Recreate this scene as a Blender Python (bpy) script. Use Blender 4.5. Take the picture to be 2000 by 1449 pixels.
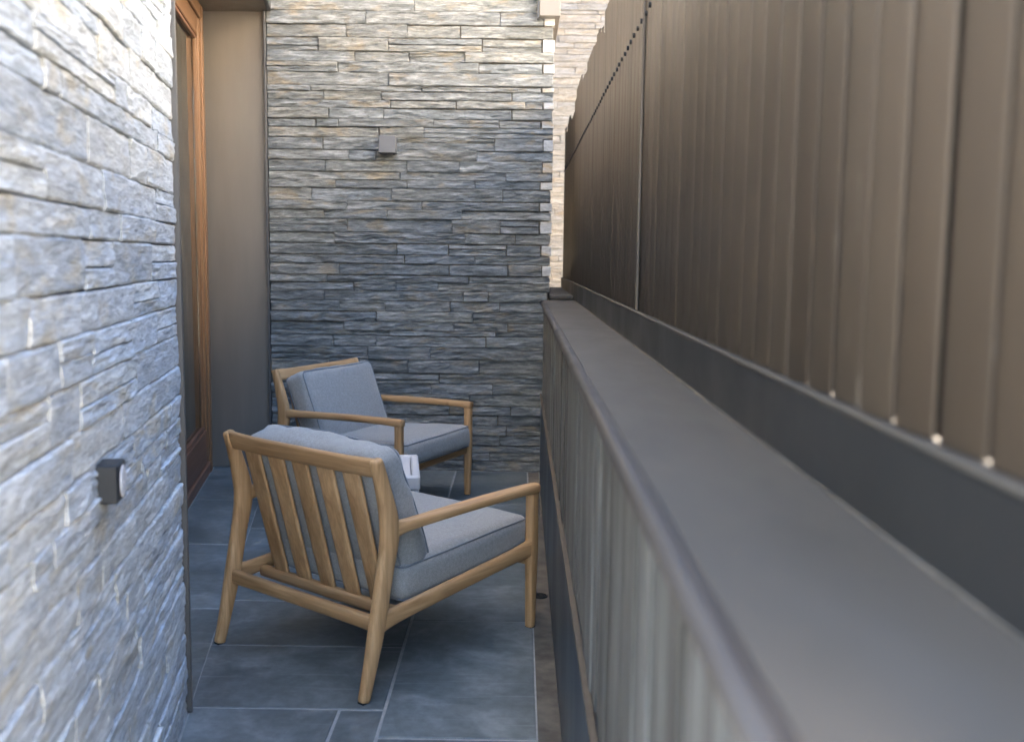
import bpy, math, random
from mathutils import Vector, Matrix, noise
random.seed(7)
sc = bpy.context.scene
for o in list(bpy.data.objects): bpy.data.objects.remove(o)
COL = sc.collection
PI = math.pi

# ------------------------------------------------------------------ camera
pitch, yaw, roll = math.atan(220/1944.), -0.0065, 0.012
fw = Vector((math.sin(yaw)*math.cos(pitch), math.cos(yaw)*math.cos(pitch), -math.sin(pitch)))
rt = Vector((math.cos(yaw), -math.sin(yaw), 0)); up = rt.cross(fw)
r2 = rt*math.cos(roll)+up*math.sin(roll); u2 = up*math.cos(roll)-rt*math.sin(roll)
cd = bpy.data.cameras.new('camera'); cam = bpy.data.objects.new('camera', cd); COL.objects.link(cam)
M = Matrix((r2, u2, -fw)).transposed().to_4x4(); M.translation = (0, 0, 1.25)
cam.matrix_world = M
cd.sensor_width = 36; cd.lens = 35.0; cd.clip_start = 0.02; cd.clip_end = 500
cd.dof.use_dof = True; cd.dof.focus_distance = 3.7; cd.dof.aperture_fstop = 3.7
sc.camera = cam

# ------------------------------------------------------------------ sky, sun, exposure
SUN_EL, SUN_AZ = math.radians(42), math.radians(286)      # azimuth clockwise from +Y: from the left, behind the house
w = bpy.data.worlds.new('World'); sc.world = w; w.use_nodes = True
nt = w.node_tree; bg = nt.nodes['Background']
sky = nt.nodes.new('ShaderNodeTexSky'); sky.sky_type = 'NISHITA'; sky.sun_disc = False
sky.sun_elevation = SUN_EL; sky.sun_rotation = SUN_AZ; sky.air_density = 1.0; sky.dust_density = 1.6; sky.ozone_density = 1.0
nt.links.new(sky.outputs[0], bg.inputs[0]); bg.inputs[1].default_value = 0.13
sd = bpy.data.lights.new('sun', 'SUN'); sd.energy = 5.0; sd.angle = math.radians(0.5); sd.color = (1, .93, .82)
sun = bpy.data.objects.new('sun', sd); COL.objects.link(sun)
sdir = Vector((math.sin(SUN_AZ)*math.cos(SUN_EL), math.cos(SUN_AZ)*math.cos(SUN_EL), math.sin(SUN_EL)))
sun.rotation_euler = sdir.to_track_quat('Z', 'Y').to_euler(); sun.location = sdir*30
sc.view_settings.view_transform = 'Standard'; sc.view_settings.look = 'None'
sc.view_settings.gamma = 1; sc.view_settings.use_curve_mapping = False
sc.view_settings.exposure = 3.92

# ------------------------------------------------------------------ helpers
def link(o, parent=None):
    COL.objects.link(o)
    if parent: o.parent = parent
    return o
def mesh(name, v, f, mat, parent=None, smooth=False):
    me = bpy.data.meshes.new(name); me.from_pydata([tuple(p) for p in v], [], f); me.update()
    if mat: me.materials.append(mat)
    if smooth: me.polygons.foreach_set('use_smooth', [True]*len(me.polygons))
    return link(bpy.data.objects.new(name, me), parent)
def empty(name, loc=(0,0,0), rz=0):
    o = bpy.data.objects.new(name, None); o.location = loc; o.rotation_euler = (0,0,rz); return link(o)
def tag(o, label=None, cat=None, group=None, kind=None):
    if label: o['label'] = label
    if cat: o['category'] = cat
    if group: o['group'] = group
    if kind: o['kind'] = kind
    return o
def boxvf(x0,x1,y0,y1,z0,z1,b=0.0):
    """box, chamfered on every edge by b"""
    if b <= 0:
        v = [(x,y,z) for z in (z0,z1) for y in (y0,y1) for x in (x0,x1)]
        return v, [(0,2,3,1),(4,5,7,6),(0,1,5,4),(2,6,7,3),(0,4,6,2),(1,3,7,5)]
    v = []; idx = {}
    for i,(sx,X) in enumerate(((1,x0),(-1,x1))):
        for j,(sy,Y) in enumerate(((1,y0),(-1,y1))):
            for k,(sz,Z) in enumerate(((1,z0),(-1,z1))):
                for a in range(3):
                    p = [X+sx*b, Y+sy*b, Z+sz*b]; p[a] = (X,Y,Z)[a]
                    idx[i,j,k,a] = len(v); v.append(tuple(p))
    f = []
    for a in range(3):
        o1,o2 = [q for q in range(3) if q != a]
        for s in (0,1):
            q = []
            for (m,n) in ((0,0),(1,0),(1,1),(0,1)):
                ijk = [0,0,0]; ijk[a]=s; ijk[o1]=m; ijk[o2]=n; q.append(idx[(*ijk,a)])
            f.append(tuple(q))
    for a in range(3):                      # edges along axis a
        o1,o2 = [q for q in range(3) if q != a]
        for m in (0,1):
            for n in (0,1):
                A=[0,0,0]; A[o1]=m; A[o2]=n; B=list(A); B[a]=1
                f.append((idx[(*A,o1)],idx[(*B,o1)],idx[(*B,o2)],idx[(*A,o2)]))
    for i in (0,1):
        for j in (0,1):
            for k in (0,1): f.append((idx[i,j,k,0],idx[i,j,k,1],idx[i,j,k,2]))
    return v, f
def fixn(o):
    import bmesh
    bm = bmesh.new(); bm.from_mesh(o.data); bmesh.ops.recalc_face_normals(bm, faces=bm.faces); bm.to_mesh(o.data); bm.free(); return o
def box(name, x0,x1,y0,y1,z0,z1, mat, parent=None, b=0.0):
    v,f = boxvf(x0,x1,y0,y1,z0,z1,b); return fixn(mesh(name, v, f, mat, parent))
def prism(name, prof, y0, y1, mat, parent=None, smooth=False):
    """profile of (x,z) points swept along y"""
    n = len(prof); v = [(x,y0,z) for x,z in prof]+[(x,y1,z) for x,z in prof]
    f = [(i,(i+1)%n,n+(i+1)%n,n+i) for i in range(n)]+[tuple(range(n)), tuple(range(2*n-1,n-1,-1))]
    return fixn(mesh(name, v, f, mat, parent, smooth))
def crom(P, n):
    """Catmull-Rom resample of tuples"""
    out = []; m = len(P)
    for i in range(m-1):
        a,b,c,d = P[max(i-1,0)],P[i],P[i+1],P[min(i+2,m-1)]
        for k in range(n):
            t = k/n
            out.append(tuple(.5*(2*q+(r-p)*t+(2*p-5*q+4*r-s)*t*t+(-p+3*q-3*r+s)*t**3) for p,q,r,s in zip(a,b,c,d)))
    out.append(tuple(P[-1])); return out
def sweep(name, P, axis, mat, parent=None, sub=5, n=16, ex=3.2, capr=.5):
    """P: (x,y,z,half_along_axis,half_across); rounded-rectangle section, rounded ends"""
    S = crom(P, sub) if sub > 1 else P
    A = Vector(axis).normalized(); v = []; rings = 0
    C = [Vector(s[:3]) for s in S]
    T = [(C[min(i+1,len(C)-1)]-C[max(i-1,0)]).normalized() for i in range(len(C))]
    def ring(c, t, a, b):
        nonlocal rings
        B = t.cross(A).normalized()
        for k in range(n):
            th = 2*PI*k/n; cs,sn = math.cos(th), math.sin(th)
            v.append(c + A*(a*math.copysign(abs(cs)**(2/ex),cs)) + B*(b*math.copysign(abs(sn)**(2/ex),sn)))
        rings += 1
    e = min(S[0][3],S[0][4])*capr
    ring(C[0]-T[0]*0, T[0], S[0][3]-e, S[0][4]-e); ring(C[0]+T[0]*e*.3, T[0], S[0][3]-e*.3, S[0][4]-e*.3); ring(C[0]+T[0]*e, T[0], S[0][3], S[0][4])
    for i in range(1,len(S)-1): ring(C[i], T[i], S[i][3], S[i][4])
    e = min(S[-1][3],S[-1][4])*capr
    ring(C[-1]-T[-1]*e, T[-1], S[-1][3], S[-1][4]); ring(C[-1]-T[-1]*e*.3, T[-1], S[-1][3]-e*.3, S[-1][4]-e*.3); ring(C[-1], T[-1], S[-1][3]-e, S[-1][4]-e)
    f = [(r*n+k, r*n+(k+1)%n, (r+1)*n+(k+1)%n, (r+1)*n+k) for r in range(rings-1) for k in range(n)]
    f += [tuple(range(n)), tuple(range((rings-1)*n, rings*n))]
    return fixn(mesh(name, v, f, mat, parent, True))
def tube(name, pts, r, mat, parent=None, n=6, closed=True):
    v=[]; f=[]; m=len(pts)
    for i,p in enumerate(pts):
        t=(pts[(i+1)%m]-pts[i-1]).normalized(); a=t.orthogonal().normalized() if abs(t.z)>.95 else t.cross(Vector((0,0,1))).normalized(); b=t.cross(a)
        for k in range(n): v.append(p+a*r*math.cos(2*PI*k/n)+b*r*math.sin(2*PI*k/n))
    for i in range(m if closed else m-1):
        for k in range(n): f.append((i*n+k,i*n+(k+1)%n,((i+1)%m)*n+(k+1)%n,((i+1)%m)*n+k))
    return fixn(mesh(name, v, f, mat, parent, True))

# ------------------------------------------------------------------ materials
class Mat:
    def __init__(s, name, rough=.6, metal=0, spec=.5):
        s.m = bpy.data.materials.new(name); s.m.use_nodes = True; s.t = s.m.node_tree
        s.b = s.t.nodes['Principled BSDF']; s.b.inputs['Roughness'].default_value = rough
        s.b.inputs['Metallic'].default_value = metal; s.b.inputs['Specular IOR Level'].default_value = spec
    def n(s, ty, **kw):
        nd = s.t.nodes.new('ShaderNode'+ty)
        for k,x in kw.items():
            if k in nd.inputs: nd.inputs[k].default_value = x
            else: setattr(nd, k, x)
        return nd
    def l(s, a, b): s.t.links.new(a, b)
    def coord(s, scale=(1,1,1), rand=True, rot=(0,0,0)):
        tc = s.n('TexCoord'); src = tc.outputs['Object']
        if rand:
            oi = s.n('ObjectInfo'); mu = s.n('VectorMath', operation='SCALE'); mu.inputs[0].default_value = (37,53,71)
            s.l(oi.outputs['Random'], mu.inputs['Scale']); ad = s.n('VectorMath', operation='ADD')
            s.l(src, ad.inputs[0]); s.l(mu.outputs[0], ad.inputs[1]); src = ad.outputs[0]
        mp = s.n('Mapping'); mp.inputs['Scale'].default_value = scale; mp.inputs['Rotation'].default_value = rot
        s.l(src, mp.inputs['Vector']); return mp.outputs[0]
    def noise(s, vec, scale=1, detail=5, rough=.6, dist=0):
        nd = s.n('TexNoise', Scale=scale, Detail=detail, Roughness=rough, Distortion=dist); s.l(vec, nd.inputs['Vector']); return nd.outputs['Fac']
    def ramp(s, fac, stops, interp='LINEAR'):
        r = s.n('ValToRGB'); r.color_ramp.interpolation = interp; e = r.color_ramp.elements
        while len(e) < len(stops): e.new(.5)
        for q,(p,c) in zip(e, stops): q.position = p; q.color = (*c,1) if len(c)==3 else c
        s.l(fac, r.inputs[0]); return r.outputs[0]
    def mix(s, a, b, fac, mode='MIX'):
        m = s.n('Mix', data_type='RGBA', blend_type=mode)
        for val,ix in ((fac,0),(a,6),(b,7)):
            if hasattr(val,'links') or hasattr(val,'is_linked'): s.l(val, m.inputs[ix])
            else: m.inputs[ix].default_value = (*val,1) if isinstance(val,tuple) else val
        return m.outputs[2]
    def col(s, c):
        if isinstance(c,tuple): s.b.inputs['Base Color'].default_value = (*c,1)
        else: s.l(c, s.b.inputs['Base Color'])
        return s
    def rough(s, sock): s.l(sock, s.b.inputs['Roughness'])
    def bump(s, h, strength=.3, dist=.01, prev=None):
        b = s.n('Bump'); b.inputs['Strength'].default_value = strength; b.inputs['Distance'].default_value = dist
        s.l(h, b.inputs['Height'])
        if prev: s.l(prev, b.inputs['Normal'])
        s.l(b.outputs[0], s.b.inputs['Normal']); return b.outputs[0]
def W(v): return (v,v,v)

def stone_material(name, dark, mid, light, stain, warm=.5, bump=1.0):
    m = Mat(name, .72, 0, .4)
    c1 = m.coord((7,7,46)); c2 = m.coord((3,3,7)); c3 = m.coord((22,22,120), rot=(0,.12,0))
    n1 = m.noise(c1, 1, 8, .68, .6); n2 = m.noise(c2, 1.6, 4, .6, .4); n3 = m.noise(c3, 1, 6, .7, .8)
    base = m.ramp(n1, [(.28,dark),(.5,mid),(.74,light)])
    oi = m.n('ObjectInfo')
    tone = m.ramp(oi.outputs['Random'], [(0,(.8,.82,.84)),(.35,(1,1,1)),(.6,(.93,.97,1.02)),(.8,(1.03,1.0,.95)),(1,(1.12,1.11,1.08))])
    base = m.mix(base, tone, 1.0, 'MULTIPLY')
    st = m.ramp(n2, [(.56,W(0)),(.68,W(warm))])
    base = m.mix(base, stain, st)
    fine = m.ramp(n3, [(.3,W(.5)),(.52,W(1)),(.72,W(1.32))])
    base = m.mix(base, fine, .8, 'MULTIPLY')
    m.col(base)
    h = m.mix(n3, n1, .45)
    b1 = m.bump(h, bump, .016)
    c4 = m.coord((60,60,190)); n4 = m.noise(c4, 1, 4, .6); m.bump(n4, .35, .004, b1)
    return m.m
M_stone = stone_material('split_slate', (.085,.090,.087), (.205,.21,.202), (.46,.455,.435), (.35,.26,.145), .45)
M_stone_house = stone_material('painted_lit_slate', (.33,.36,.385), (.57,.605,.63), (.74,.765,.775), (.57,.48,.30), .5, .75)  # same slate, the wall's brighter light put into a paler, bluer colour
M_stone_pale = stone_material('pale_sawn_slate', (.44,.43,.41), (.55,.54,.52), (.66,.65,.63), (.5,.38,.22), .8, .6)
M_stone_far = stone_material('sandy_slate', (.16,.145,.128), (.255,.235,.21), (.36,.338,.305), (.26,.20,.135), .5)
def mk_mortar():
    m = Mat('mortar', .9); n = m.noise(m.coord((1,1,1),False), 60, 5); m.col(m.ramp(n, [(.3,(.07,.062,.052)),(.7,(.21,.18,.14))])); m.bump(n,.5,.004); return m.m
M_mortar = mk_mortar()
def mk_render():
    m = Mat('plaster', .85); n = m.noise(m.coord((1,1,1),False), 3, 6); m.col(m.ramp(n, [(.3,(.76,.68,.57)),(.7,(.82,.75,.65))])); return m.m
M_render = mk_render()
def mk_slab():
    m = Mat('honed_slate', .45)
    c = m.coord((1,1,1)); n1 = m.noise(c, 3.2, 7, .62, 1.2); n2 = m.noise(c, 26, 6, .65)
    base = m.ramp(n1, [(.3,(.072,.088,.091)),(.5,(.122,.138,.140)),(.7,(.21,.226,.226))])
    base = m.mix(base, m.ramp(n2,[(.35,W(.75)),(.65,W(1.2))]), .7, 'MULTIPLY')
    for rz,sc_,th in ((.55,(1.1,26,1),.70),(-.5,(1.4,34,1),.71),(.15,(1.0,30,1),.73)):
        s_ = m.noise(m.coord(sc_, True, (0,0,rz)), 1.5, 3, .5, .3)
        base = m.mix(base, (.26,.275,.28), m.ramp(s_, [(th-.06,W(0)),(th+.05,W(.35))]))
    oi = m.n('ObjectInfo'); base = m.mix(base, m.ramp(oi.outputs['Random'], [(0,W(.85)),(1,W(1.18))]), 1.0, 'MULTIPLY')
    m.col(base); m.rough(m.ramp(n1, [(.3,W(.36)),(.7,W(.56))])); b = m.bump(n1, .25, .008); m.bump(n2, .18, .003, b); return m.m
M_slab = mk_slab()
def mk_plain(name, c0, c1, scale=8, rough=.6, bump=.1, metal=0, stretch=(1,1,1), spec=.5, det=5):
    m = Mat(name, rough, metal, spec); n = m.noise(m.coord(stretch), scale, det); m.col(m.ramp(n,[(.3,c0),(.7,c1)]))
    if bump: m.bump(n, bump, .003)
    m.rough(m.ramp(n,[(.3,W(max(rough-.08,.05))),(.7,W(rough+.08))])); return m.m
M_grout = mk_plain('pale_grout', (.26,.26,.25), (.37,.37,.355), 30, .9)
M_dirt = mk_plain('dirty_concrete', (.06,.052,.042), (.17,.145,.115), 14, .9, .5, det=8)
M_ground = mk_plain('pale_paving_ground', (.30,.27,.22), (.42,.38,.32), .8, .9)
M_taupe = mk_plain('taupe_painted_metal', (.165,.143,.119), (.19,.166,.139), 3, .42, .03, 0, (4,4,.5))
M_greymetal = mk_plain('grey_brown_metal_casing', (.075,.073,.071), (.095,.092,.09), 5, .45, .02)
M_cap = mk_plain('brown_grey_coping_metal', (.071,.062,.050), (.083,.073,.060), 2.5, .6, .03, 0, (3,1,3), .3)
M_drip = mk_plain('dark_brown_drip_edge', (.042,.035,.030), (.056,.048,.041), 5, .5, .03, 0, (3,1,3), .3)
M_upstand = mk_plain('dark_flashing_metal', (.019,.019,.019), (.028,.028,.028), 4, .45, .03, 0, (1,1,1), .35)
M_skirt = mk_plain('dark_blue_sheet_metal', (.035,.046,.058), (.05,.062,.075), 3, .35, .04, 0, (1,1,.4))
M_tan = mk_plain('dusty_tan_edge', (.085,.067,.048), (.14,.11,.08), 40, .8, .2)
M_strip = mk_plain('pale_bronze_strip', (.105,.085,.066), (.13,.107,.084), 6, .5, .03)
M_lamp = mk_plain('dark_grey_lamp_body', (.115,.115,.12), (.13,.13,.135), 20, .45, .02)
M_lamp2 = mk_plain('dark_slate_lamp_body', (.016,.02,.025), (.022,.026,.031), 20, .45, .02)
M_lens = mk_plain('white_lens', (.68,.7,.73), (.74,.76,.79), 20, .25, 0)
M_black = mk_plain('black_rubber', (.012,.012,.013), (.02,.02,.02), 20, .6, 0)
M_white = mk_plain('off_white_powder_coat', (.62,.585,.56), (.68,.645,.62), 25, .5, .04)
M_glass_lightening = mk_plain('glass_lightening_grey', (.30,.31,.29), (.38,.39,.36), 3, .9, .4, 0, (14,14,.2))
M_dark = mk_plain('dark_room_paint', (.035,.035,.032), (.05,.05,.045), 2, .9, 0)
def mk_slat():
    m = Mat('bronze_slat', .5, 0, .3); c = m.coord((2,2,.35)); n = m.noise(c, 3, 6, .6)
    base = m.ramp(n, [(.3,(.088,.067,.048)),(.7,(.112,.088,.065))])
    oi = m.n('ObjectInfo'); base = m.mix(base, m.ramp(oi.outputs['Random'], [(0,W(.86)),(1,W(1.12))]), 1., 'MULTIPLY')
    sp = m.noise(m.coord((60,60,9)), 1, 3, .6); sp2 = m.noise(m.coord((3,3,1.4)), 1.3, 3)
    mk = m.mix(m.ramp(sp,[(.60,W(0)),(.68,W(1))]), m.ramp(sp2,[(.55,W(0)),(.70,W(.45))]), 1., 'MULTIPLY')
    m.col(m.mix(base, (.42,.38,.33), mk)); m.bump(n, .02, .002); return m.m
M_slat = mk_slat()
def mk_board():
    m = Mat('board_marked_concrete', .85); c = m.coord((30,30,1.6)); n = m.noise(c, 1.6, 8, .7, .5); n2 = m.noise(m.coord((5,5,2.2)), 2, 5)
    base = m.ramp(n, [(.3,(.034,.030,.025)),(.5,(.10,.096,.086)),(.7,(.19,.186,.173))])
    oi = m.n('ObjectInfo'); base = m.mix(base, m.ramp(oi.outputs['Random'], [(0,(.72,.70,.66)),(.5,(.98,1,1)),(1,(1.15,1.17,1.18))]), 1., 'MULTIPLY')
    base = m.mix(base, (.09,.08,.065), m.ramp(n2,[(.58,W(0)),(.75,W(.7))])); m.col(base); m.bump(n, .5, .005); return m.m
M_board = mk_board()
def mk_wood(name, ax, cols, rough=.5):
    m = Mat(name, rough, 0, .35); s = [34,34,34]; s[ax] = 2.2
    c = m.coord(tuple(s)); n = m.noise(c, 1.0, 6, .6, .9); s2 = [150,150,150]; s2[ax] = 5; n2 = m.noise(m.coord(tuple(s2)), 1, 4)
    base = m.ramp(n, [(.28,cols[0]),(.5,cols[1]),(.72,cols[2])])
    base = m.mix(base, m.ramp(n2,[(.3,W(.8)),(.7,W(1.12))]), .7, 'MULTIPLY')
    oi = m.n('ObjectInfo'); base = m.mix(base, m.ramp(oi.outputs['Random'], [(0,(.86,.85,.84)),(1,(1.1,1.1,1.1))]), 1., 'MULTIPLY')
    kn = m.noise(m.coord((9,9,9)), 1, 2); base = m.mix(base, (.16,.075,.03), m.ramp(kn,[(.72,W(0)),(.78,W(.5))]))
    m.col(base); m.bump(n2, .12, .002); return m.m
TEAK = ((.36,.19,.080),(.51,.295,.135),(.64,.395,.20))
M_tx, M_ty, M_tz = (mk_wood('teak_'+'xyz'[i], i, TEAK) for i in range(3))
DOORW = ((.17,.088,.042),(.205,.108,.054),(.24,.13,.068))
M_dz = mk_wood('door_timber_upright', 2, DOORW, .4); M_dh = mk_wood('door_timber_level', 0, ((.15,.07,.04),(.21,.105,.065),(.27,.15,.10)), .4)
M_dt = mk_wood('door_timber_head', 0, DOORW, .4)
def mk_fabric():
    m = Mat('grey_melange_fabric', .95, 0, .15); c = m.coord((1,1,1)); n1 = m.noise(c, 700, 2, .7); n2 = m.noise(c, 90, 4, .7); n3 = m.noise(m.coord((300,300,1200)),1,2)
    base = m.ramp(n1, [(.3,(.225,.217,.203)),(.7,(.425,.414,.392))]); base = m.mix(base, m.ramp(n2,[(.3,W(.82)),(.7,W(1.15))]), .8, 'MULTIPLY')
    m.col(base); m.b.inputs['Sheen Weight'].default_value = .25; b = m.bump(n2, .12, .003); m.bump(n1, .25, .0012, b); return m.m
M_fab = mk_fabric()
M_pipe = mk_plain('piping_grey', (.15,.16,.175), (.24,.25,.27), 300, .95, .1)
def mk_glass():
    m = Mat('window_glass', .015); m.b.inputs['Transmission Weight'].default_value = 1; m.b.inputs['IOR'].default_value = 1.95; m.col((.80,.88,.85)); return m.m
M_glass = mk_glass()

# ------------------------------------------------------------------ ground and terrace
g = box('ground', -120,120,-120,120,-.4,-.06, M_ground); tag(g, kind='structure')
# house frame: corner of stone wall at the floor, direction along the wall, outward normal
HC = Vector((-.898,2.615,0)); HA = math.radians(100.1); HD = Vector((math.cos(HA),math.sin(HA),0)); HN = Vector((math.sin(HA),-math.cos(HA),0))
def hx(y): return HC.x + (y-HC.y)*HD.x/HD.y
terr = box('terrace', -2.3,.30,-.02,6.0,-.058,-.0022, M_grout); tag(terr, 'slate paved terrace floor with pale joints', kind='structure')
def slab(poly, th=.03, b=.002):
    n = len(poly); c = sum((Vector(p) for p in poly), Vector((0,0)))/n
    ins = [Vector(p)+(c-Vector(p)).normalized()*b*1.4 for p in poly]
    dz = random.uniform(-.0012,.0012)
    v = [(p[0],p[1],-th) for p in poly]+[(p[0],p[1],dz-b) for p in poly]+[(p.x,p.y,dz) for p in ins]
    f = [(i,(i+1)%n,n+(i+1)%n,n+i) for i in range(n)]+[(n+i,n+(i+1)%n,2*n+(i+1)%n,2*n+i) for i in range(n)]+[tuple(range(2*n,3*n)),tuple(range(n-1,-1,-1))]
    return fixn(mesh('slab', v, f, M_slab, terr))
J = .0045
def rows(ys, xl, xr):
    for a,b in zip(ys[:-1],ys[1:]):
        fl = xl if callable(xl) else (lambda y: xl); fr = xr if callable(xr) else (lambda y: xr)
        slab([(fl(a+J)+J,a+J),(fr(a+J)-J,a+J),(fr(b-J)-J,b-J),(fl(b-J)+J,b-J)])
rows([2.64,3.09,3.51,3.98,4.47,4.95,5.37,5.765], lambda y: hx(y)-.003, -.36)
rows([.1,.75,1.35,1.80,2.22,2.64], lambda y: -.485, -.36+.0)
rows([.0,.55,1.1,1.62,2.13,2.64], hx, -.485)
rows([.0,.85,1.65,2.478,3.33,4.16,4.98,5.765], -.36, .063)
rec = lambda off: (lambda y: hx(y)+off/HN.x)
rows([2.64,3.42,4.21,5.0,5.80], rec(-.33), rec(.0035))
dirt = box('gutter_strip', .064,.126,0.0,5.765,-.05,-.002, M_dirt); tag(dirt, 'dirty concrete strip between slabs and parapet', kind='structure')

# ------------------------------------------------------------------ split stone walls
def stone_mesh(L, h, seed, prot=0., dep=.05, amp=.008, tl=.004, step=.024, rows_=(0,.06,.28,.5,.72,.94,1)):
    nx = max(4, int(L/step)); xs = [0, min(.004,L*.06)]+[L*i/nx for i in range(1,nx)]+[L-min(.004,L*.06), L]; xs = sorted(set(xs))
    nz = len(rows_); v = []; k = seed*13.7; tilt = random.uniform(-tl,tl); tilx = random.uniform(-tl,tl)
    for j,t in enumerate(rows_):
        for i,x in enumerate(xs):
            z = t*h
            e = noise.noise((x*22+k, t*3, 5.1))*.0022+noise.noise((x*60+k, t*2, 9.1))*.0012
            if j in (0,nz-1): z += e
            xx = x + (noise.noise((k, t*3+2, 1.7))*.003 if i in (0,len(xs)-1) else 0)
            q = noise.fractal((x*7+k, t*1.6+x*3, k), .9, 2.1, 4)*amp + noise.noise((x*26+k+t*2, t*3.4, 3.3))*amp*.5
            q += abs(noise.noise((x*5+k, t*2.2-x*4, 8.8)))*amp*.9
            q += tilt*(t-.5)*2+tilx*(x/L-.5)*2
            ed = (.002+abs(noise.noise((x*30+k,t*9,2.)))*.006) if (j in (0,nz-1) or i in (0,len(xs)-1)) else 0
            if j not in (0,nz-1) and amp < .006: ed *= .15
            v.append((xx, -(prot+q-ed), z))
    nX = len(xs); f = [(j*nX+i, j*nX+i+1, (j+1)*nX+i+1, (j+1)*nX+i) for j in range(nz-1) for i in range(nX-1)]
    B = len(v); v += [(0,dep,0),(L,dep,0),(L,dep,h),(0,dep,h)]
    f.append(tuple([B]+[B+1]+list(range(nX-1,-1,-1))))
    f.append(tuple([B+2,B+3]+[(nz-1)*nX+i for i in range(nX)]))
    f.append(tuple([B+3,B]+[j*nX for j in range(nz)]))
    f.append(tuple([B+1,B+2]+[j*nX+nX-1 for j in range(nz-1,-1,-1)]))
    return v, f
SEED = [0]
def stone(parent, L, h, loc, mat=None, name='stone', **kw):
    SEED[0] += 1
    v,f = stone_mesh(L, h, SEED[0], **kw)
    me = bpy.data.meshes.new(name); me.from_pydata(v, [], f); me.update(); me.materials.append(mat or M_stone)
    
    o = link(bpy.data.objects.new(name, me), parent); o.location = loc; return o
def coursed(parent, x0, x1, z0, z1, mat=None, hmin=.045, hmax=.082, lmin=.16, lmax=.62, end=None, split=.16, flat=1., **kw):
    """courses of stones along local x; end(course, z, h) -> x where the course stops"""
    z = z0; c = 0; G = random.uniform(.002,.005); last = []
    while z < z1-.02:
        h = random.uniform(hmin,hmax)
        if random.random() < .12: h *= .62
        h = min(h, z1-z)
        xe = end(c,z,h) if end else x1
        x = x0; cuts = []
        while x < xe-.001:
            L = random.uniform(lmin,lmax)
            if random.random() < .14: L *= .5
            if xe-(x+L) < lmin*.7: L = xe-x
            if any(abs(x+L-q) < .035 for q in last) and x+L < xe-.1: L += .07
            L = min(L, xe-x); cuts.append(x+L)
            pr = random.uniform(-.006,.009)*flat; G = random.choice((.002,.003,.004,.007)) if flat == 1 else random.choice((.0015,.0025,.004))
            if h > .055 and random.random() < split and L > .2:
                t = h*random.uniform(.36,.64)
                stone(parent, L-G, t-G*.8, (x,0,z), mat, prot=pr, **kw); stone(parent, L-G, h-t-G, (x,0,z+t), mat, prot=pr+random.uniform(-.004,.004), **kw)
            else: stone(parent, L-G, h-G, (x,0,z), mat, prot=pr, **kw)
            x += L
        last = cuts; z += h; c += 1

# back wall (faces the camera)
bw = empty('stone_wing_wall', (0,5.78,0)); tag(bw, 'tall split slate wall closing the far end of the terrace', 'wall')
box('mortar_backing', -1.44,.165,.018,.40,-.05,7.2, M_mortar, bw)
PALE = []
def bend(c, z, h):
    if z > 1.08 and c % 2 == 0:
        wd = random.uniform(.048,.068); PALE.append((.18-wd, wd, z, h)); return .18-wd-.004
    return .18 + random.uniform(-.006,.003) if z > 1.0 else .16
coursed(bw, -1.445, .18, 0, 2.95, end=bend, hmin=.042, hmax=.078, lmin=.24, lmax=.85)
for x,wd,z,h in PALE: stone(bw, wd, h-.008, (x,0,z+.002), M_stone_pale, 'corner_stone', prot=.004, amp=.002)
coursed(bw, -1.445, .17, 2.95, 7.1, hmin=.16, hmax=.2, lmin=.6, lmax=.9, split=0, step=.08)
# house wall (left), seen at a slant
hw = empty('stone_house_wall', HC, HA); tag(hw, 'split slate house wall close on the left, its brighter light painted into the stone', 'wall')
box('mortar_backing', -2.3,-.012,.018,.35,-.05,7.2, M_mortar, hw)
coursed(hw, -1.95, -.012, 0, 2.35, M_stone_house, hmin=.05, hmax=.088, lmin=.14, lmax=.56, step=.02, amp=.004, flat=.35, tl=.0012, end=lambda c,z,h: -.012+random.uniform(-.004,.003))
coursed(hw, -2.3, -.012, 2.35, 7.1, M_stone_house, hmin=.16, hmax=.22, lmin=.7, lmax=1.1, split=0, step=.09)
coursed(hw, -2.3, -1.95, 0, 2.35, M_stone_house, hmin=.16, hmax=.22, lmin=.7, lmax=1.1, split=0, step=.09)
box('lintel_wall', -.012,3.24,-.0,.35,2.66,7.2, M_render, hw)
box('roof_slab', -2.4,3.6,.05,6.5,7.2,7.4, M_taupe, hw)
box('rear_wall', -2.3,-2.15,.36,6.4,-.05,7.2, M_render, hw)
box('rear_block', 3.75,9.2,.12,6.4,-.05,7.2, M_mortar, hw)  # unseen block added to shade the fence end, dark to cut bounced light
# sunlit wall far behind
fwl = empty('far_stone_wall', (0,11.2,0)); tag(fwl, 'bright sandy stone wall far behind, seen past the slate corner', 'wall')
box('mortar_backing', -3.6,6,.018,.4,-.05,6.0, M_mortar, fwl)
coursed(fwl, .0, 1.45, .55, 4.6, M_stone_far, hmin=.055, hmax=.085, lmin=.35, lmax=.9, split=0, step=.08)
coursed(fwl, 1.45, 5.9, .0, 5.9, M_stone_far, hmin=.22, hmax=.3, lmin=1.1, lmax=1.6, split=0, step=.2)
coursed(fwl, 0, 1.45, 4.6, 5.9, M_stone_far, hmin=.2, hmax=.25, lmin=.5, lmax=.8, split=0, step=.1)

# ------------------------------------------------------------------ door recess
ds = empty('door_surround', HC, HA); tag(ds, 'taupe metal lined reveal around the glazed door', 'door surround')
box('jamb', -.010,.004,-.012,.45,.0,2.62, M_greymetal, ds, .002)
hd = box('head', .004,3.40,-.02,.45,2.615,2.655, M_taupe, ds, .003)
box('head_trim', .004,3.235,-.045,-.021,2.61,2.70, M_greymetal, hd, .003)
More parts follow.
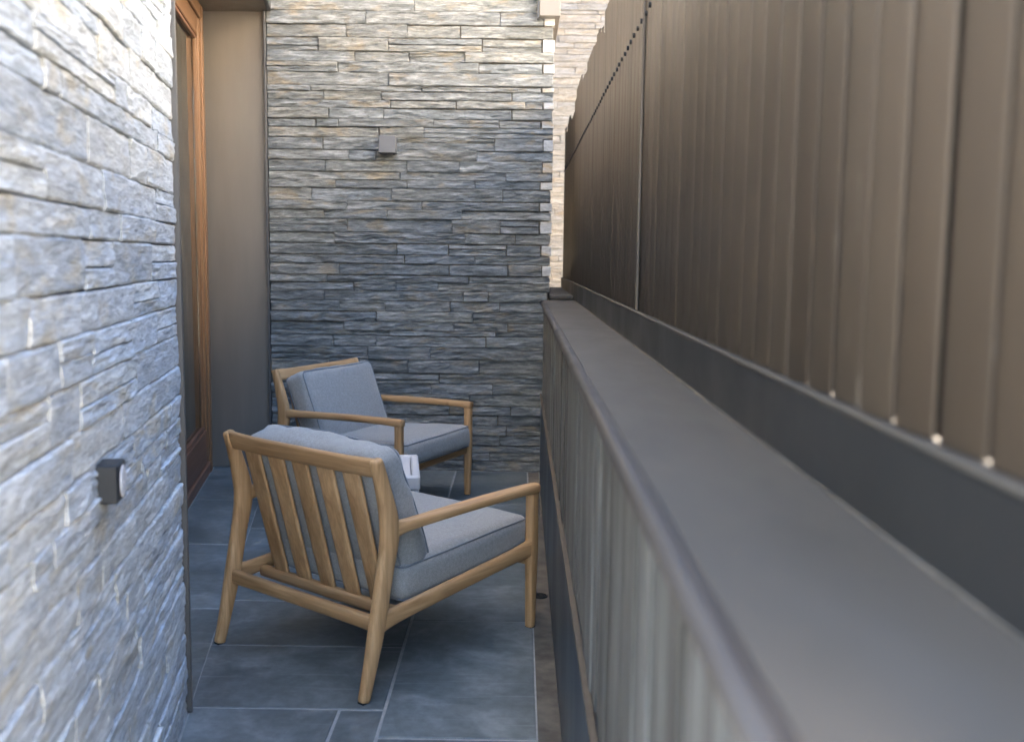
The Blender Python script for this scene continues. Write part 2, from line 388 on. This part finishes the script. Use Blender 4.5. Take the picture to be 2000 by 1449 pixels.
# far jamb: faces the camera, square to the terrace
fj = empty('jamb_panel', (0,0,0)); fj.name = 'reveal_panel'; tag(fj, 'tall smooth taupe metal panel between door and slate wall', 'panel')
box('panel', -1.83,-1.462,5.80,5.84,0,2.75, M_taupe, fj, .003)
box('edge_trim', -1.4615,-1.449,5.772,5.84,0,2.75, M_greymetal, fj, .002)

gd = empty('glazed_door', HC, HA); tag(gd, 'timber framed glass door in the metal reveal', 'door')
FO = .325                                   # frame face behind the wall face
def dbox(name, s0,s1,o0,o1,z0,z1, mat, parent=None, b=.004): return box(name, s0,s1,o0,o1,z0,z1, mat, parent or gd, b)
S1 = 3.20
fr = dbox('frame', S1-.075,S1,FO,FO+.12,.0,2.61, M_dz); dbox('frame', .01,.08,FO,FO+.12,.0,2.61, M_dz)
dbox('frame_head', .08,S1-.075,FO+.002,FO+.12,2.535,2.61, M_dt); dbox('sill', .08,S1-.075,FO+.002,FO+.12,.0,.07, M_dh, None, .008)
def leaf(a, b):
    lf = empty('leaf'); lf.parent = gd
    F0 = FO+.008
    st = dbox('stile', a,a+.08,F0,F0+.065,.078,2.525, M_dz, lf); dbox('stile', b-.08,b,F0,F0+.065,.078,2.525, M_dz, lf)
    dbox('rail', a+.081,b-.081,F0+.001,F0+.065,2.425,2.525, M_dt, lf); dbox('rail', a+.081,b-.081,F0+.001,F0+.065,.078,.262, M_dh, lf)
    for (s0,s1,z0,z1) in ((a+.08,a+.097,.262,2.425),(b-.097,b-.08,.262,2.425),(a+.097,b-.097,2.408,2.425),(a+.097,b-.097,.262,.285)):
        dbox('bead', s0,s1,F0+.010,F0+.030,z0,z1, M_dz if z1-z0 > 1 else M_dh, lf, .003)
    dbox('glass', a+.085,b-.085,F0+.031,F0+.039,.266,2.42, M_glass, lf, 0)
leaf(.085, 1.99); leaf(1.995, S1-.08)
rm = empty('room', HC, HA); rm['kind'] = 'structure'
box('glass_lightening_sheet', .1,3.2,.62,.64,.0,2.7, M_glass_lightening, rm); box('floor_slab', -.3,3.6,.46,4.2,-.055,-.004, M_dark, rm); box('back_wall', -.3,3.6,4.2,4.3,-.05,2.75, M_dark, rm)  # pale sheet added behind the glass to lighten it in place of reflection
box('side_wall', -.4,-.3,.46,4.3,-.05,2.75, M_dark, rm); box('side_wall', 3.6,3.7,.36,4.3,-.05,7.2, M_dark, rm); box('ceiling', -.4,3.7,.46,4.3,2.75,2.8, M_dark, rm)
# metal box end high on the corner of the slate wall
cb = empty('rear_canopy', (0,0,0)); tag(cb, 'taupe metal canopy end high on the slate wall corner, with an unseen cover added for shade', 'canopy'); box('added_roof', -1.62,.0915,6.19,10.9,2.60,2.80, M_taupe, cb)  # unseen slab added behind the wing wall to shade the far slats
box('casing', .092,.207,5.70,10.9,2.585,2.83, M_taupe, cb, .002); box('drip_flange', .080,.0915,5.715,5.765,2.577,2.83, M_greymetal, cb, .001)

# ------------------------------------------------------------------ parapet
pp = empty('parapet_wall', (0,0,0)); tag(pp, 'long low parapet with board marked face, metal coping and dark skirting', 'parapet')
box('core', .142,.335,0.22,5.50,-.05,.992, M_mortar, pp)
y = .22; i = 0
while y < 5.40:
    wd = random.choice((.045,.06,.075,.09,.1))*random.uniform(.85,1.1); wd = min(wd, 5.42-y); d = random.uniform(-.0035,.0035)
    box('board', .132+d,.1425,y+.0012,y+wd-.0012,.508,.984, M_board, pp, .0012); y += wd
box('skirting', .125,.1415,0.22,5.46,.0,.500, M_skirt, pp, .002)
box('ledge_strip', .119,.1315,0.22,5.47,.500,.508, M_tan, pp, .001)
prof = []
for k in range(8):
    a = PI/2+(PI/2+.45)*k/7; prof.append((.1235+.0115*math.cos(a), 1.0148+.0115*math.sin(a)))
prof = prof+[(.1245,.9885),(.1275,.9845),(.1305,.9845),(.1305,.9925),(.1345,.9925),(.1345,1.0263)]
for a,b in ((.22,3.2),(3.202,5.40)):
    cp = prism('drip_edge', prof, a, b, M_drip, pp)
    cp.data.polygons.foreach_set('use_smooth', [len(p.vertices)==4 and i_ < 7 for i_,p in enumerate(cp.data.polygons)])
    box('coping', .1350,.302,a,b,.9925,1.0265, M_cap, pp)
box('seal', .2995,.3015,0.22,5.40,1.0267,1.0305, M_dirt, pp, .001)
box('flashing', .302,.326,0.22,7.3,.98,1.112, M_upstand, pp, .002)
box('flashing_lip', .300,.318,0.22,7.3,1.1122,1.1165, M_cap, pp, .001)
# low pier behind the parapet's end
pr = empty('low_stone_pier', (0,0,0)); tag(pr, 'low slate pier with flat coping at the far end of the parapet', 'pier')
box('core', .186,.299,5.56,7.0,-.05,1.02, M_mortar, pr)
for k in range(3): stone(pr, .125, .05, (.175,5.55,.87+k*.052), M_stone, 'stone')
box('coping', .17,.2985,5.52,7.1,1.028,1.048, M_cap, pr, .003)

# ------------------------------------------------------------------ slatted fence on the parapet
fn = empty('slat_fence', (.312,0,1.118)); tag(fn, 'tall brown metal slat fence standing on the parapet', 'fence')
P_ = .0832
def slat_mesh(name, wd, thick, bulge, ztop):
    pts = []
    for k,(t,q) in enumerate(((0,.0012),(.01,.0003),(.06,-.0004),(.25,-.0012),(.5,-.0016),(.75,-.0012),(.94,-.0004),(.98,.0006),(1,.0025))): pts.append((q, (t-.5)*wd))
    pts += [(thick, wd/2),(thick,-wd/2)]
    n = len(pts); v = [(x,y_,0) for x,y_ in pts]+[(x,y_,ztop) for x,y_ in pts]
    f = [(k,(k+1)%n,n+(k+1)%n,n+k) for k in range(n)]+[tuple(range(n)),tuple(range(2*n-1,n-1,-1))]
    me = bpy.data.meshes.new(name); me.from_pydata(v,[],f); me.update(); me.materials.append(M_slat)
    me.polygons.foreach_set('use_smooth',[k < 8 for k in range(n+2)]); return me
import bmesh
def norm(me):
    bm = bmesh.new(); bm.from_mesh(me); bmesh.ops.recalc_face_normals(bm, faces=bm.faces); bm.to_mesh(me); bm.free(); return me
sm = [norm(slat_mesh('slat', .0700, .0025, .006, h)) for h in (.97,.99,1.01,1.03,1.045,1.06,1.085)]
sb = [norm(slat_mesh('slat', .0775, .012, .009, h)) for h in (.96,1.03,1.0,1.10,1.14)]
sv = [];
for k in range(8): sv += [(-.003,.0065*math.cos(k*PI/4),.0065*math.sin(k*PI/4)),(.003,.0065*math.cos(k*PI/4),.0065*math.sin(k*PI/4))]
sf = [(2*k,2*((k+1)%8),2*((k+1)%8)+1,2*k+1) for k in range(8)]+[tuple(2*k for k in range(8))]
scm = bpy.data.meshes.new('screw'); scm.from_pydata(sv,[],sf); scm.update(); scm.materials.append(M_black)
y = .654+P_/2-2*P_; k = 0; hcur = 3
while y < 7.25:
    if random.random() < .45: hcur = random.randrange(7)
    o = link(bpy.data.objects.new('slat', sm[hcur]), fn); o.location = (random.uniform(-.0012,.0012), y, 0); o.rotation_euler = (0,0,random.uniform(-.006,.006)+.036)
    s_ = link(bpy.data.objects.new('screw', scm), o); s_.location = (-.0060, -.027, .745)
    if k % 1 == 0:
        o = link(bpy.data.objects.new('slat', sb[(k*7//3) % 5]), fn); o.location = (.060, y+P_/2, 0)
    y += P_; k += 1
box('joint_strip', -.0085,-.002,2.60,2.616,0,1.03, M_strip, fn, .002)
box('seam_shade_sheet', .0190,.0205,.47,7.26,-.004,.93, M_black, fn); box('rail', .021,.040,.48,7.25,.70,.76, M_upstand, fn); box('rail', .021,.040,.48,7.25,-.004,.11, M_upstand, fn)  # black sheet added behind the slats to paint dark seams and stop glow

# ------------------------------------------------------------------ lounge chairs
def rounded_cushion(name, a, b, c, r, parent, bulge=.012, wr=.004, seed=0, nn=(30,26,8)):
    """half sizes a,b,c (c = thickness axis z)"""
    v=[]; f=[]; idx={}
    def key(p): return tuple(round(q,6) for q in p)
    def add(p):
        k_=key(p)
        if k_ in idx: return idx[k_]
        P0 = Vector((p[0]*a,p[1]*b,p[2]*c)); Q = Vector(tuple(max(-(h-r),min(h-r,x)) for x,h in zip(P0,(a,b,c))))
        d = P0-Q; P1 = Q + (d.normalized()*r if d.length > 1e-9 else d)
        uu,vv = p[0],p[1]
        P1.z += math.copysign(1,p[2])*abs(p[2])*bulge*(1-uu**4)*(1-vv**4)
        P1.x += uu*bulge*.5*(1-vv*vv)*(1-p[2]**2); P1.y += vv*bulge*.5*(1-uu*uu)*(1-p[2]**2)
        q = Vector((P1.x*5+seed,P1.y*5,P1.z*9)); e = max(abs(uu),abs(vv))**3
        nv = noise.noise(q)*wr + noise.noise(q*2.7)*wr*.6*(.3+e)
        P1 += Vector((uu*.6,vv*.6,p[2])).normalized()*nv
        idx[k_]=len(v); v.append(P1); return idx[k_]
    ax = [[-1+2*i/n for i in range(n+1)] for n in nn]
    # denser spacing near edges
    ax = [[math.copysign(abs(t)**.75,t) for t in A] for A in ax]
    for d in range(3):
        o1,o2 = [(1,2),(2,0),(0,1)][d]
        for s in (-1,1):
            for i in range(nn[o1]):
                for j in range(nn[o2]):
                    q=[]
                    for (m,n) in ((0,0),(1,0),(1,1),(0,1)):
                        p=[0,0,0]; p[d]=s; p[o1]=ax[o1][i+m]; p[o2]=ax[o2][j+n]; q.append(add(p))
                    f.append(tuple(q if s>0 else q[::-1]))
    o = fixn(mesh(name, v, f, M_fab, parent, True))
    for s in (-1,1):                        # piping along both rims
        pts=[]; rr = r*.9; z = s*(c-r*.30)
        for (cx,cy,a0) in ((a-rr,b-rr,0),(-a+rr,b-rr,PI/2),(-a+rr,-b+rr,PI),(a-rr,-b+rr,1.5*PI)):
            for k in range(6):
                t=a0+PI/2*k/5; pts.append(Vector((cx+(rr-r*.26)*math.cos(t),cy+(rr-r*.26)*math.sin(t),z)))
        # subdivide the straight runs
        P2=[]
        for i,p in enumerate(pts):
            q=pts[(i+1)%len(pts)]; m=max(1,int((q-p).length/.03))
            for k in range(m):
                t=p.lerp(q,k/m); g=Vector((t.x*5+seed,t.y*5,t.z*9)); nv=noise.noise(g)*wr
                P2.append(t+Vector((t.x/a*.6*nv+t.x/a*bulge*.15, t.y/b*.6*nv+t.y/b*bulge*.15, s*nv)))
        tube('piping', P2, .0028, M_pipe, o)
    return o
def make_chair(soft):
    t = empty('lounge_chair')
    for s in (-1,1):
        x = s*.340
        sweep('rear_leg', [(x,0,0,.0145,.0165),(x,.027,.10,.0165,.020),(x,.054,.213,.0180,.0255),(x,.084,.36,.018,.0265),(x,.102,.45,.0185,.031),(x,.100,.51,.0185,.030),(x,.078,.60,.0175,.0225),(x,.050,.69,.016,.0175)], (1,0,0), M_tz, t)
        sweep('front_leg', [(x,.768,0,.0145,.0155),(x,.769,.14,.016,.0185),(x,.770,.27,.0175,.0215),(x,.770,.42,.0175,.0205),(x,.770,.478,.0180,.0215)], (1,0,0), M_tz, t)
        sweep('armrest', [(x,.095,.475,.0165,.040),(x,.128,.477,.0165,.026),(x,.175,.479,.0185,.0185),(x,.30,.482,.0235,.0160),(x,.52,.485,.0265,.0155),(x,.70,.484,.0255,.0165),(x,.765,.4815,.0215,.0185),(x,.7935,.480,.019,.0175)], (1,0,0), M_ty, t)
        sweep('side_rail', [(x,.055,.214,.0140,.036),(x,.095,.219,.0140,.0275),(x,.20,.229,.0145,.0235),(x,.60,.264,.0145,.0235),(x,.72,.275,.0145,.0265),(x,.768,.279,.0140,.033)], (1,0,0), M_ty, t)
    for lg in [o for o in t.children if o.name.startswith(('rear_leg','front_leg'))]:
        x_ = .340 if lg.data.vertices[0].co.x > 0 else -.340; y_ = .0 if lg.name.startswith('rear') else .768
        box('glide', x_-.011,x_+.011,y_-.012,y_+.012,-.0005,.004, M_black, lg)
    sweep('rear_stretcher', [(-.338,.055,.212,.0145,.030),(-.29,.055,.212,.0145,.0225),(0,.055,.212,.0145,.0215),(.29,.055,.212,.0145,.0225),(.338,.055,.212,.0145,.030)], (0,1,0), M_tx, t, 4)
    sweep('slat_rail', [(-.330,.168,.207,.0165,.019),(0,.168,.207,.0165,.019),(.330,.168,.207,.0165,.019)], (0,1,0), M_tx, t, 3)
    sweep('front_rail', [(-.330,.758,.242,.0135,.021),(0,.758,.242,.0135,.0195),(.330,.758,.242,.0135,.021)], (0,1,0), M_tx, t, 3)
    tl = Vector((0,math.cos(.31),math.sin(.31)))
    sweep('top_rail', [(-.336,.058,.662,.0115,.030),(-.2,.053,.660,.0115,.028),(0,.051,.660,.0115,.0275),(.2,.053,.660,.0115,.028),(.336,.058,.662,.0115,.030)], tl, M_tx, t, 4)
    for k in range(5):
        x = -.228+.114*k
        sweep('back_slat', [(x,.172,.215,.033,.0065),(x,.1325,.3645,.0345,.0065),(x,.0925,.5155,.0355,.0065),(x,.058,.645,.0365,.0065)], (1,0,0), M_tz, t, 1, 12, 5)
    sc_ = rounded_cushion('seat_cushion', .317,.312,.060,.034, t, .010, .003, soft*3+1)
    sc_.location = (0,.492,.306); sc_.rotation_euler = (.055,0,0)
    th = .36 if soft == 0 else .33
    bc = rounded_cushion('back_cushion', .300,.205 if soft else .193,.066,.045 if soft else .036, t,   .014 if soft else .012, .013 if soft else .006, soft*5+2)
    # local y = up the back, z = forwards
    bc.rotation_euler = (PI/2+th,0,0) if False else (PI/2-(-th),0,0)
    bc.location = (0,.194,.489) if soft == 0 else (0,.198,.503)
    return t
c1 = make_chair(1); c1.location = (-.692,2.892,0); c1.rotation_euler = (0,0,-.668)
tag(c1, 'near teak lounge chair seen from behind, slatted back and grey cushions', 'chair', 'teak lounge chairs on the terrace')
c2 = make_chair(0); c2.location = (-1.103,5.206,0); c2.rotation_euler = (0,0,-2.012)
tag(c2, 'far teak lounge chair against the slate wall, its grey cushions facing right', 'chair', 'teak lounge chairs on the terrace')

# ------------------------------------------------------------------ side table
tb = empty('side_table', (-.395,3.985,0), math.radians(7)); tag(tb, 'small low off-white slatted table between the two chairs', 'table')
Wt, Dt, Zt = .46, .46, .362
for nm,(x0,x1,y0,y1) in dict(a=(-Wt,0,0,.034),b=(-Wt,0,Dt-.034,Dt),c=(-Wt,-Wt+.034,.0345,Dt-.0345),d=(-.034,0,.0345,Dt-.0345)).items():
    box('frame_bar', x0,x1,y0,y1,Zt-.06,Zt, M_white, tb, .007)
n = 5; ww = (Wt-.068)/n
for k in range(n): box('top_slat', -Wt+.034+k*ww+.004,-Wt+.034+(k+1)*ww-.004,.036,Dt-.036,Zt-.022,-.003+Zt, M_white, tb, .003)
for x in (-Wt+.02,-.02):
    for y_ in (.02,Dt-.02): box('leg', x-.016,x+.016,y_-.016,y_+.016,0,Zt-.061, M_white, tb, .004)

# ------------------------------------------------------------------ wall lamps
l1 = empty('wall_lamp', (-.753,5.765,1.876)); tag(l1, 'small dark grey cube lamp high on the far slate wall', 'lamp', 'wall lamps')
box('housing', -.047,.047,-.085,-.006,-.047,.047, M_lamp, l1, .002); box('back_plate', -.040,.040,-.0055,.02,-.040,.040, M_lamp, l1); box('screw_cap', .028,.038,-.03,-.02,-.053,-.0475, M_black, l1)
p2 = HC+HD*(1.742-2.615)/HD.y; l2 = empty('wall_lamp', (p2.x,p2.y,.845), HA); tag(l2, 'dark box lamp with white lens on the near left stone wall', 'lamp', 'wall lamps')
box('housing', -.033,.033,-.034,.012,-.035,.035, M_lamp2, l2, .003)
lv = [(.024*math.cos(k*PI/12),-.0355,.030*math.sin(k*PI/12)) if not r_ else (.020*math.cos(k*PI/12)  ,-.0375,.026*math.sin(k*PI/12)) for r_ in (0,1) for k in range(24)]
lf = [(k,(k+1)%24,24+(k+1)%24,24+k) for k in range(24)]+[tuple(range(24,48)),tuple(range(23,-1,-1))]
fixn(mesh('lens', lv, lf, M_lens, l2))

# ------------------------------------------------------------------ unseen house across the way, added to bounce warm sunlight over the fence
nb = empty('added_bounce_house', (5.2,2,-.06)); tag(nb, 'unseen plastered house added across from the fence to bounce sunlight', 'house')
box('wall', 0,6,-16,12,0,6.5, M_render, nb); box('added_roof', -.4,6.4,-16.4,12.4,6.5,6.8, M_taupe, nb)

# ------------------------------------------------------------------ floor drain in the gutter strip
dr = empty('floor_drain', (.094,3.60,0)); tag(dr, 'small round dark drain cover in the strip beside the parapet', 'drain')
def ringmesh(name, r0, r1, z0, z1, mat):
    n=24; v=[]; f=[]
    for r,z in ((r1,z0),(r1,z1),(r0,z1),(r0,z0)):
        v += [(r*math.cos(2*PI*k/n),r*math.sin(2*PI*k/n),z) for k in range(n)]
    for q in range(3): f += [(q*n+k,q*n+(k+1)%n,(q+1)*n+(k+1)%n,(q+1)*n+k) for k in range(n)]
    return fixn(mesh(name, v, f, mat, dr))
ringmesh('rim', .021,.026,-.004,.003, M_upstand); ringmesh('ring', .012,.017,-.004,.002, M_upstand); ringmesh('ring', .003,.008,-.004,.002, M_upstand)
for k in range(2): box('bar', -.021,.021,-.0015,.0015,-.003,.0012, M_upstand, dr).rotation_euler = (0,0,k*PI/2)
